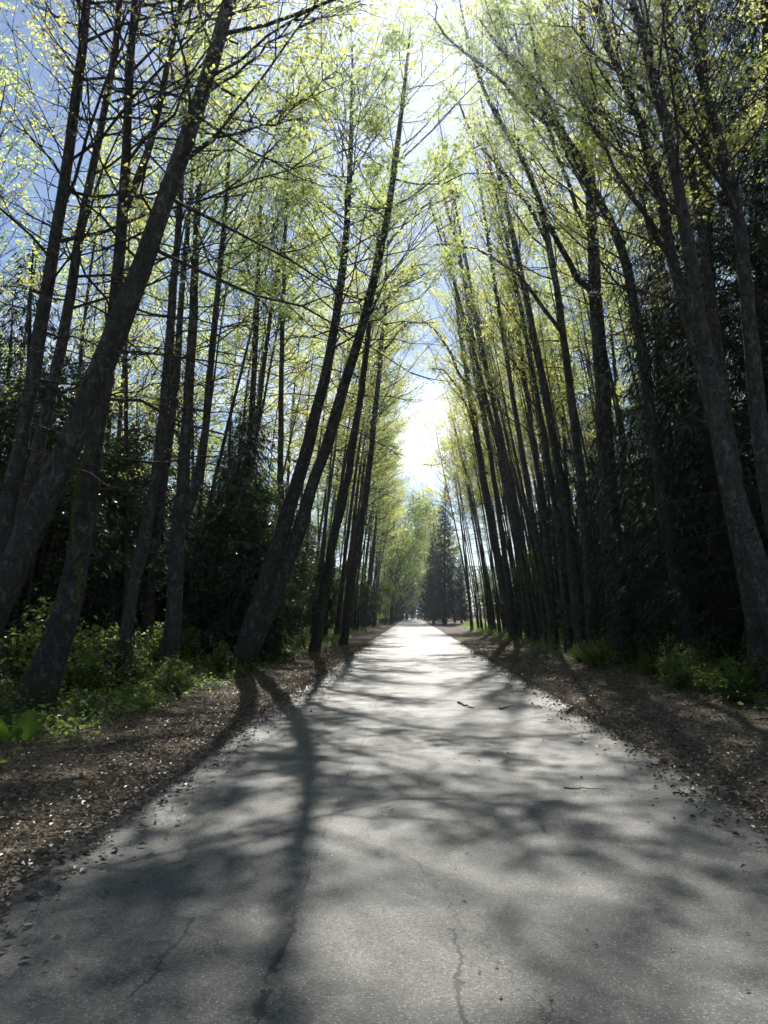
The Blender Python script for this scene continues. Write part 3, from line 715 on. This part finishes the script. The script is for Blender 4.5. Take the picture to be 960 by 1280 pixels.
def edge(y, s, seed):
    y = np.asarray(y, float)
    base = -2.52 if s < 0 else 2.80
    w = 0.05 * np.sin(y * 0.61 + seed) + 0.025 * np.sin(y * 1.7 + seed * 2) + 0.012 * np.sin(y * 7.1 + 3 * np.sin(y * 1.3)) + 0.008 * np.sin(y * 17 + 4 * np.sin(y * 2.1 + seed))
    return base + w
ysr = np.concatenate([np.linspace(-30, 0, 40), np.arange(0.1, 40, 0.1), np.linspace(40, 120, 200), np.linspace(120, 320, 100)])
g = Geo(); cols = 7
L_, R_ = edge(ysr, -1, 1.0), edge(ysr, 1, 4.0)
f = np.array([0, 0.01, 0.25, 0.5, 0.75, 0.99, 1.0])
xx = L_[:, None] * (1 - f) + R_[:, None] * f
zz = np.tile(np.array([-0.02, 0.012, 0.014, 0.016, 0.014, 0.012, -0.02]), (len(ysr), 1))
V_ = np.stack([xx, np.tile(ysr[:, None], (1, cols)), zz], -1).reshape(-1, 3)
i = np.arange(len(ysr) - 1)[:, None] * cols + np.arange(cols - 1)[None]
g.add(V_, np.stack([i, i + 1, i + cols + 1, i + cols], -1).reshape(-1, 4))
tag(g.obj('road', 'asphalt'), 'worn grey asphalt road with a cracked joint running down it', 'road', kind='structure')

# ------------------------------------------------------------------ litter, undergrowth, grass
def scatter(n, xfun, y0, y1, ypow=2.0):
    u = rng.random(n) ** ypow
    y = y0 + (y1 - y0) * u
    x = xfun(n, y)
    return x, y
g = Geo()
def litx(n, y):
    s = rng.choice([-1, 1], n)
    a = 2.5 + np.where(rng.random(n) < 0.22, rng.exponential(0.14, n) * -1, rng.gamma(1.15, 1.5, n))
    return np.where(s < 0, -a, a + 0.35)
x, y = scatter(90000, litx, 1.5, 45, 1.7)
z = np.where((np.where(x > 0, x - 2.8, -x - 2.5)) < 0.05, 0.02, gh(x, y) + 0.012) + rng.random(len(x)) * 0.02
g.leaves(np.stack([x, y, z], 1), 0.055, rng, 0.80, 0.6, 0.18)
x = rng.normal(0, 1.7, 500); x = np.clip(x, -2.4, 2.7); y = 3 + 30 * rng.random(500) ** 1.3
g.leaves(np.stack([x, y, np.full(500, 0.02)], 1), 0.028, rng, 0.9, 0.5, 0.15)
tag(g.obj('leaf_litter', 'litter'), 'dry brown dead leaves littering the road shoulders', 'leaf litter', kind='stuff')

# fine twigs in the litter
g = Geo()
for k in range(900):
    s = rng.choice([-1, 1]); a = 2.7 + rng.gamma(1.6, 1.3); xx_ = s * a + (0.3 if s > 0 else 0); yy_ = 3 + 30 * rng.random() ** 1.6
    d = rng.uniform(0, PI); ll = rng.uniform(0.08, 0.4)
    p0 = np.array([xx_, yy_, float(gh(xx_, yy_)) + 0.02])
    dv = np.array([math.cos(d), math.sin(d), rng.uniform(-0.05, 0.15)])
    s3 = np.linspace(0, 1, 4)
    g.tube(p0 + dv * (s3 * ll)[:, None] + rng.standard_normal((4, 3)) * 0.012, 0.005 * (1 - 0.7 * s3) + 0.0012, 4)
tag(g.obj('twig_litter', 'deadwood'), 'small broken twigs strewn among the dead leaves on the shoulders', 'twigs', kind='stuff')

g = Geo()
def undx(n, y):
    s = rng.choice([-1, 1], n); a = 4.35 + rng.gamma(1.4, 2.4, n)
    return np.where(s < 0, -a, a + 1.3)
x, y = scatter(15000, undx, 7, 90, 1.6)
# clumps: each with several leaves at random height
rep = 7
cx = np.repeat(x, rep) + rng.normal(0, 0.16, len(x) * rep); cyy = np.repeat(y, rep) + rng.normal(0, 0.16, len(x) * rep)
hh = np.repeat(rng.gamma(2, 0.11, len(x)), rep) * rng.random(len(x) * rep)
hh = hh * (0.5 + np.clip((np.abs(cx) - 4.6) / 3, 0, 1.2))
pc = G(16, 934); clr = ((cx - pc[0]) ** 2 + (cyy - pc[1] + 0.4) ** 2) > 0.65 ** 2
cx, cyy, hh = cx[clr], cyy[clr], hh[clr]
g.leaves(np.stack([cx, cyy, gh(cx, cyy) + 0.03 + hh], 1), 0.085, rng, 0.6, 0.6, 0.1)
tag(g.obj('undergrowth', 'leaf_shrub'), 'low leafy green ground cover along the foot of the woods', 'undergrowth', kind='stuff')

g = Geo()
n = 26000
x = rng.normal(10.0, 1.8, n); y = rng.uniform(92, 118, n)
k = x > 6.8; x, y = x[k], y[k]
c = np.stack([x, y, gh(x, y) + 0.08], 1)
g.leaves(c, 0.35, rng, 0.0, 0.12, 0.02)
tag(g.obj('grass', 'grass'), 'bright sunlit patch of grass on the right of the road far off', 'grass', kind='stuff')

# ------------------------------------------------------------------ plants
def fern_geo(seed, nf=16, L=0.75):
    rng = np.random.default_rng(seed); g = Geo()
    for k in range(nf):
        az = k * 2.4 + rng.uniform(-.3, .3); el = rng.uniform(0.5, 1.25); ll = L * rng.uniform(0.7, 1.15)
        d = np.array([math.cos(az), math.sin(az), 0]); sd = np.array([-d[1], d[0], 0])
        s = np.linspace(0, 1, 9)
        mid = d * (s * ll * math.cos(el) + 0.25 * ll * s ** 2)[:, None] + np.array([0, 0, 1.0]) * (ll * (math.sin(el) * s - 0.75 * s ** 2.2))[:, None]
        g.tube(mid, 0.004 * (1 - 0.8 * s), 3)
        m = 22; u = np.linspace(0.1, 1, m)
        mp = np.stack([np.interp(u, s, mid[:, q]) for q in range(3)], 1)
        wl = 0.13 * ll / 0.75 * np.sin(PI * np.clip(u * 0.88 + 0.12, 0, 1)) ** 0.8 + 0.01
        for sg in (-1, 1):
            tipd = sd * sg * 0.95 + d * 0.3 + np.array([0, 0, -0.15])
            tip = mp + tipd * wl[:, None]
            along = d * 0.016
            midp = mp + tipd * (wl * 0.5)[:, None]
            v = np.stack([mp, midp + along, tip, midp - along], 1).reshape(-1, 3)
            g.add(v, np.arange(4 * m).reshape(m, 4))
    return g
def bush_geo(seed, h=1.1, w=0.7, ns=16, nl=34, ls=0.09):
    rng = np.random.default_rng(seed); gs, gl = Geo(), Geo()
    for k in range(ns):
        az = rng.uniform(0, 6.28); sp = rng.uniform(0.1, 1) * w
        s = np.linspace(0, 1, 6); hh = h * rng.uniform(0.5, 1.1)
        p = np.stack([math.cos(az) * sp * s ** 1.3, math.sin(az) * sp * s ** 1.3, hh * (s - 0.25 * s ** 3)], 1)
        p += np.cumsum(rng.standard_normal((6, 3)) * 0.03, 0) * (s > 0)[:, None]
        gs.tube(p, 0.008 * (1 - 0.8 * s) + 0.001, 4)
        for q in range(3):
            e = p[2 + q]; dv = rng.standard_normal(3); dv[2] = abs(dv[2]) * 0.6
            tp = np.stack([e, e + dv * 0.11, e + dv * 0.22]); gs.tube(tp, [0.004, 0.003, 0.001], 3)
            gl.leaves(tp[rng.integers(1, 3, nl // 4)] + rng.standard_normal((nl // 4, 3)) * 0.06, ls, rng, 0.5, 0.66)
        gl.leaves(p[rng.integers(1, 6, nl // 2)] + rng.standard_normal((nl // 2, 3)) * 0.07, ls, rng, 0.5, 0.66)
    return gs, gl

def two(name, geos, mats, loc, label, cat, names):
    root = thing(name, loc, label, cat)
    CHILD[root.name] = [g.obj(nm, m, root) for g, m, nm in zip(geos, mats, names)]
    return root

frng = random.Random(3)
ferns = []
for sd in (1, 2, 3):
    g = fern_geo(300 + sd, 14 + sd * 2)
    o = g.obj('sword_fern', 'fern'); CHILD[o.name] = []; ferns.append(o)
spots = [(95, 925, 0.42, 'small bright green fern at the litter edge beside the dark mossy trunk'),
         (215, 850, 1.0, 'large arching fern left of the road, its fronds catching light'),
         (262, 838, 0.9, 'arching fern just left of the foot of the twin-stemmed alder'),
         (165, 862, 0.9, 'dark fern in the shrubs between mossy trunk and arching ferns'),
         (355, 828, 0.6, 'small fern right of the foot of the twin-stemmed alder'),
         (925, 880, 0.9, 'fern at the right edge of the view, half in shadow'),
         (712, 818, 0.8, 'fern on the right bank left of the thickest trunk'),
         (648, 806, 0.8, 'dim fern on the right bank, farthest along the road'),
         (828, 850, 0.9, 'fern on the right bank just right of the thickest trunk')]
first = {}
for k, (px, py, sc, lab) in enumerate(spots):
    p = G(px, py); p[2] = float(gh(p[0], p[1])) + 0.01
    if k < 3:
        o = ferns[k]
    else:
        o = ferns[k % 3].copy(); COL.objects.link(o)
    o.location = [float(v) for v in p]; o.rotation_euler = (0, 0, frng.uniform(0, 6)); o.scale = (sc,) * 3
    tag(o, lab, 'fern', 'sword ferns on the banks')
for k in range(36):
    s = -1 if k % 2 else 1
    y = 9 + 45 * frng.random() ** 1.3; x = s * frng.uniform(5.6, 10) + (1.0 if s > 0 else 0)
    o = ferns[k % 3].copy(); COL.objects.link(o)
    o.location = (x, y, float(gh(x, y)) + 0.01); o.rotation_euler = (0, 0, frng.uniform(0, 6)); o.scale = (frng.uniform(0.7, 1.3),) * 3
    tag(o, 'one of the dim ferns scattered on the %s forest floor' % ('left' if s < 0 else 'right'), 'fern', 'ferns scattered on the %s forest floor' % ('left' if s < 0 else 'right'))

bushes = []
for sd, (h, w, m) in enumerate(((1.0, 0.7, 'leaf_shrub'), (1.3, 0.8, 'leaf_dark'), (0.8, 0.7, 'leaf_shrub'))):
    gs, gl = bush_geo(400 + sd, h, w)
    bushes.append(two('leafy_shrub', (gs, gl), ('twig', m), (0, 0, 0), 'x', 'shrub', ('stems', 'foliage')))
bs = [(118, 880, 0, 1.0, 'low shrub with bright yellow-green leaves right of the dark mossy trunk'),
      (150, 868, 1, 0.8, 'dark twiggy shrub behind the litter, right of the bright-leaved shrub'),
      (200, 842, 0, 1.1, 'broad-leaved shrub left of the large arching fern'),
      (320, 822, 1, 0.9, 'dark shrub growing behind the foot of the twin-stemmed alder'),
      (378, 812, 2, 1.0, 'small green shrub at the left roadside beyond the twin-stemmed alder'),
      (850, 845, 2, 1.2, 'sunlit yellow-green shrub on the right bank'),
      (885, 852, 0, 1.0, 'leafy shrub right of the sunlit one on the right bank'),
      (812, 832, 0, 0.9, 'leafy shrub left of the sunlit one on the right bank'),
      (950, 872, 2, 1.0, 'low shrub at the very right edge of the view'),
      (690, 808, 2, 1.0, 'small green shrub at the right roadside left of the thickest trunk'),
      (20, 872, 1, 1.2, 'dark shrub behind the big-leaved plant at the left edge')]
usedb = set()
for k, (px, py, v, sc, lab) in enumerate(bs):
    p = G(px, py); p[2] = float(gh(p[0], p[1])); src = bushes[v]
    if v not in usedb:
        usedb.add(v); o = src; o.location = [float(q) for q in p]; o.scale = (sc,) * 3
    else: o = copy_tree(src, p, frng.uniform(0, 6), sc)
    tag(o, lab, 'shrub', 'shrubs along the road banks')
for k in range(60):
    s = -1 if k % 2 else 1
    y = 11 + 45 * frng.random() ** 1.2; x = s * frng.uniform(6.0, 12) + (1.4 if s > 0 else 0)
    side = 'left' if s < 0 else 'right'
    copy_tree(bushes[k % 3], (x, y, float(gh(x, y))), frng.uniform(0, 6), frng.uniform(0.8, 1.7), 'one of the shaded shrubs among the trunks of the %s wood' % side, 'shrubs inside the %s wood' % side)

for k in range(26):
    s = -1 if k % 3 == 0 else 1
    y = 13 + 16 * frng.random(); x = s * frng.uniform(4.7, 6.2) + (0.6 if s > 0 else 0)
    side = 'left' if s < 0 else 'right'
    copy_tree(bushes[2 * (k % 2)], (x, y, float(gh(x, y))), frng.uniform(0, 6), frng.uniform(0.5, 0.9), 'one of the low leafy shrubs fringing the dirt on the %s bank' % side, 'low shrubs fringing the %s bank' % side)
for k in range(22):
    y = 10.8 + 13 * frng.random(); x = -frng.uniform(4.25, 5.3)
    if k % 2:
        copy_tree(bushes[1 + (k % 4 == 1)], (x, y, float(gh(x, y))), frng.uniform(0, 6), frng.uniform(0.3, 0.55), 'one of the knee-high sprigs rooted in the litter edge on the left', 'sprigs in the left litter edge')
    else:
        o = ferns[k % 3].copy(); COL.objects.link(o)
        o.location = (x, y, float(gh(x, y)) + 0.01); o.rotation_euler = (0, 0, frng.uniform(0, 6)); o.scale = (frng.uniform(0.35, 0.6),) * 3
        tag(o, 'one of the small ferns rooted in the litter edge on the left', 'fern', 'small ferns in the left litter edge')
# big-leaved plant at the left edge
p = G(16, 934); p[2] = float(gh(p[0], p[1])) + 0.03
root = thing('skunk_cabbage', p, 'large glossy upright leaves of a low plant at the left edge', 'plant')
for k, (az, el, ll, w) in enumerate(((0.3, 1.35, 0.38, 0.23), (2.9, 1.05, 0.42, 0.19), (3.5, 0.75, 0.44, 0.17), (1.6, 1.0, 0.40, 0.15), (5.3, 0.8, 0.40, 0.15), (4.4, 1.15, 0.40, 0.17), (0.6, 0.75, 0.36, 0.14))):
    g = Geo(); nu, nv = 26, 13
    d = np.array([math.cos(az), math.sin(az), 0]); face = np.array([-math.sin(az), math.cos(az), 0])
    if k == 0: face = np.array([1.0, 0.15, 0])
    vs = []
    for iu in range(nu):
        s = iu / (nu - 1)
        c = d * (0.09 * (k > 0) + s * ll * math.cos(el)) + np.array([0, 0, ll * (math.sin(el) * s - 0.12 * s * s)])
        if k == 0: c = np.array([0.18 + 0.03 * s, 0.0, ll * s])
        ww = w * (math.sin(PI * min(1, s * 0.93 + 0.04)) ** 0.8)
        for iv in range(nv):
            t = iv / (nv - 1) * 2 - 1
            vs.append(c + face * ww * 0.5 * t + np.array([0, -1.0 if k == 0 else 0, 0.35]) * (t * t * ww * 0.25) + np.array([0.0, 0.007, 0.003]) * math.sin(34 * s - 16 * abs(t)) + np.array([0, 0.012 * (abs(t) < 0.09), 0]) + np.array([0, 0, 0.02 * math.sin(6 * s + 3 * t + k)]) * abs(t))
    i = np.arange(nu - 1)[:, None] * nv + np.arange(nv - 1)[None]
    g.add(np.array(vs), np.stack([i, i + 1, i + nv + 1, i + nv], -1).reshape(-1, 4))
    g.obj('leaf', 'cabbage', root, True)

# moss hanging from the dark trunk's dead branch
g = Geo(); r2 = np.random.default_rng(8)
b0 = np.array(mossy.location)
for pix, r0 in (([(112, 572), (104, 580), (97, 605), (91, 632), (88, 655), (93, 684)], 0.020), ([(101, 700), (98, 722), (99, 750)], 0.018), ([(103, 578), (96, 588), (90, 600)], 0.014)):
    p_, q_ = smoothpath([P(px, py, 12.6) - b0 for px, py in pix], np.linspace(r0, r0 * 0.5, len(pix)), 14)
    g.tube(p_, q_, 6, 0.3, r2)
    c = p_[r2.integers(0, 14, 160)] + r2.standard_normal((160, 3)) * 0.03
    c[:, 2] -= np.abs(r2.standard_normal(160)) * 0.03
    g.leaves(c, 0.05, r2, 0.0, 0.3, 0.1, 0.8)
g.obj('hanging_moss', 'moss', mossy)
# ------------------------------------------------------------------ fallen twigs on the road
def twig_obj(name, pix, rad, label, cat='twig', mat='deadwood', forks=()):
    pts = [G(*q) for q in pix]
    base = np.mean(pts, 0); base[2] = 0.016 if abs(base[0]) < 2.7 else float(gh(base[0], base[1]))
    P_ = [p - np.array([base[0], base[1], 0]) + np.array([0, 0, rad + 0.004 * (k % 2)]) for k, p in enumerate(pts)]
    g = Geo(); pp, rr_ = smoothpath(P_, np.linspace(rad, rad * 0.4, len(P_)), 12)
    pp = pp + r2.standard_normal(pp.shape) * rad * 0.5; pp[:, 2] = np.maximum(pp[:, 2], rad * 0.6)
    g.tube(pp, rr_, 6)
    for u, a, l in forks:
        q = pp[int(u * 11)]; g.tube(np.stack([q, q + [math.cos(a) * l * .5, math.sin(a) * l * .5, 0.01], q + [math.cos(a) * l, math.sin(a) * l, 0.015]]), [rad * .5, rad * .4, rad * .2], 4)
    o = g.obj(name, mat); o.location = [float(v) for v in base]
    tag(o, label, cat)
    return o
twig_obj('fallen_twig', [(573, 880), (583, 885), (592, 887)], 0.018, 'short dark broken stick on the asphalt, leftmost of three lying together', forks=[(0.6, 2, 0.1)])
twig_obj('fallen_twig', [(624, 888), (635, 887), (644, 884)], 0.016, 'dark stick on the asphalt, middle of the three across the road')
twig_obj('fallen_twig', [(708, 893), (713, 889), (717, 886)], 0.018, 'dark stick standing off the right side of the asphalt, rightmost of three')
twig_obj('fallen_twig', [(705, 988), (730, 989), (757, 990)], 0.006, 'long thin twig lying flat on the sunlit asphalt', forks=[(0.4, 1, 0.08)])
twig_obj('fallen_twig', [(841, 995), (856, 996), (873, 1000)], 0.010, 'thick curved twig on pale asphalt near the right edge of the road', forks=[(0.3, 1.2, 0.07)])
twig_obj('fallen_twig', [(860, 986), (885, 988), (910, 990)], 0.006, 'thin twig where asphalt meets the dirt on the right', forks=[(0.5, 1.2, 0.07)])
twig_obj('dry_stalk', [(83, 1040), (92, 1037), (97, 1034), (104, 1032), (112, 1030)], 0.005, 'pale dry looped stalk at the left edge of the asphalt', 'stalk', 'straw', forks=[(0.4, 0.6, 0.07), (0.4, 2.4, 0.05)])
twig_obj('fallen_branch', [(26, 1032), (38, 1028), (48, 1024)], 0.005, 'short pale stick lying on the dark litter at the left', 'stick', 'straw')

# ------------------------------------------------------------------ light, sky
SUN_EL, SUN_AZ = R(42.0), R(1.1)      # azimuth measured from +Y towards +X
sd = bpy.data.lights.new('sun', 'SUN'); so = bpy.data.objects.new('sun', sd); COL.objects.link(so)
sd.energy = 5.0; sd.angle = R(0.47); sd.color = (1.0, 0.965, 0.90)
dirv = Vector((math.sin(SUN_AZ) * math.cos(SUN_EL), math.cos(SUN_AZ) * math.cos(SUN_EL), math.sin(SUN_EL)))
so.rotation_euler = dirv.to_track_quat('Z', 'Y').to_euler(); so.location = (0, 0, 60)

w = bpy.data.worlds.new('World'); SC.world = w; w.use_nodes = True
nt = w.node_tree; nt.nodes.clear()
sky = N(nt, 'ShaderNodeTexSky'); sky.sky_type = 'NISHITA'; sky.sun_disc = False
sky.sun_elevation = SUN_EL; sky.sun_rotation = SUN_AZ
sky.air_density = 1.0; sky.dust_density = 0.3; sky.ozone_density = 3.0
tc = N(nt, 'ShaderNodeTexCoord')
mp = N(nt, 'ShaderNodeMapping'); mp.inputs['Scale'].default_value = (1, 1, 2.2)
nt.links.new(tc.outputs['Generated'], mp.inputs['Vector'])
cn = noise(nt, mp.outputs[0], 3.2, 8, 0.6, 0.3)
cm = ramp(nt, cn, [(0.44, (0, 0, 0)), (0.68, (1, 1, 1))])
sep = N(nt, 'ShaderNodeSeparateXYZ'); nt.links.new(tc.outputs['Generated'], sep.inputs[0])
band = ramp(nt, sep.outputs[2], [(0.02, (1, 1, 1)), (0.24, (1, 1, 1)), (0.38, (0.0, 0.0, 0.0))])
cm2 = math_(nt, 'MULTIPLY', cm, band)
col = mixc(nt, cm2, sky.outputs[0], (15.5, 15.8, 16.3))
bg = N(nt, 'ShaderNodeBackground', i_Strength=0.072); nt.links.new(col, bg.inputs[0])
wo = N(nt, 'ShaderNodeOutputWorld'); nt.links.new(bg.outputs[0], wo.inputs[0])

# ------------------------------------------------------------------ haze
HAZE = True
if HAZE:
    m, nt = new_mat('haze_air')
    pv = N(nt, 'ShaderNodeVolumePrincipled')
    pv.inputs['Color'].default_value = (0.78, 0.90, 1.0, 1)
    pv.inputs['Density'].default_value = 0.0004
    pv.inputs['Anisotropy'].default_value = 0.82
    o_ = nt.nodes.new('ShaderNodeOutputMaterial'); nt.links.new(pv.outputs[0], o_.inputs['Volume'])
    M['haze'] = m
    g = Geo()
    x0, x1, y0, y1, z0, z1 = -720.0, 720.0, -215.0, 1520.0, -1.5, 45.0
    vv = np.array([[x0, y0, z0], [x1, y0, z0], [x1, y1, z0], [x0, y1, z0], [x0, y0, z1], [x1, y0, z1], [x1, y1, z1], [x0, y1, z1]])
    g.add(vv, np.array([[0, 3, 2, 1], [4, 5, 6, 7], [0, 1, 5, 4], [1, 2, 6, 5], [2, 3, 7, 6], [3, 0, 4, 7]]))
    tag(g.obj('haze', 'haze'), 'thin sunlit haze hanging in the air along the road', 'haze', kind='stuff')

# ------------------------------------------------------------------ render settings
SC.view_settings.view_transform = 'Standard'; SC.view_settings.look = 'None'
SC.view_settings.exposure = 0.72; SC.view_settings.gamma = 1.0; SC.view_settings.use_curve_mapping = False
SC.render.engine = 'CYCLES'
cy = SC.cycles
cy.max_bounces = 5; cy.diffuse_bounces = 3; cy.glossy_bounces = 2; cy.transmission_bounces = 4; cy.volume_bounces = 0
cy.transparent_max_bounces = 4; cy.sample_clamp_indirect = 4.0; cy.caustics_reflective = False; cy.caustics_refractive = False
cy.use_denoising = True; cy.use_adaptive_sampling = True; cy.adaptive_threshold = 0.03; cy.adaptive_min_samples = 20
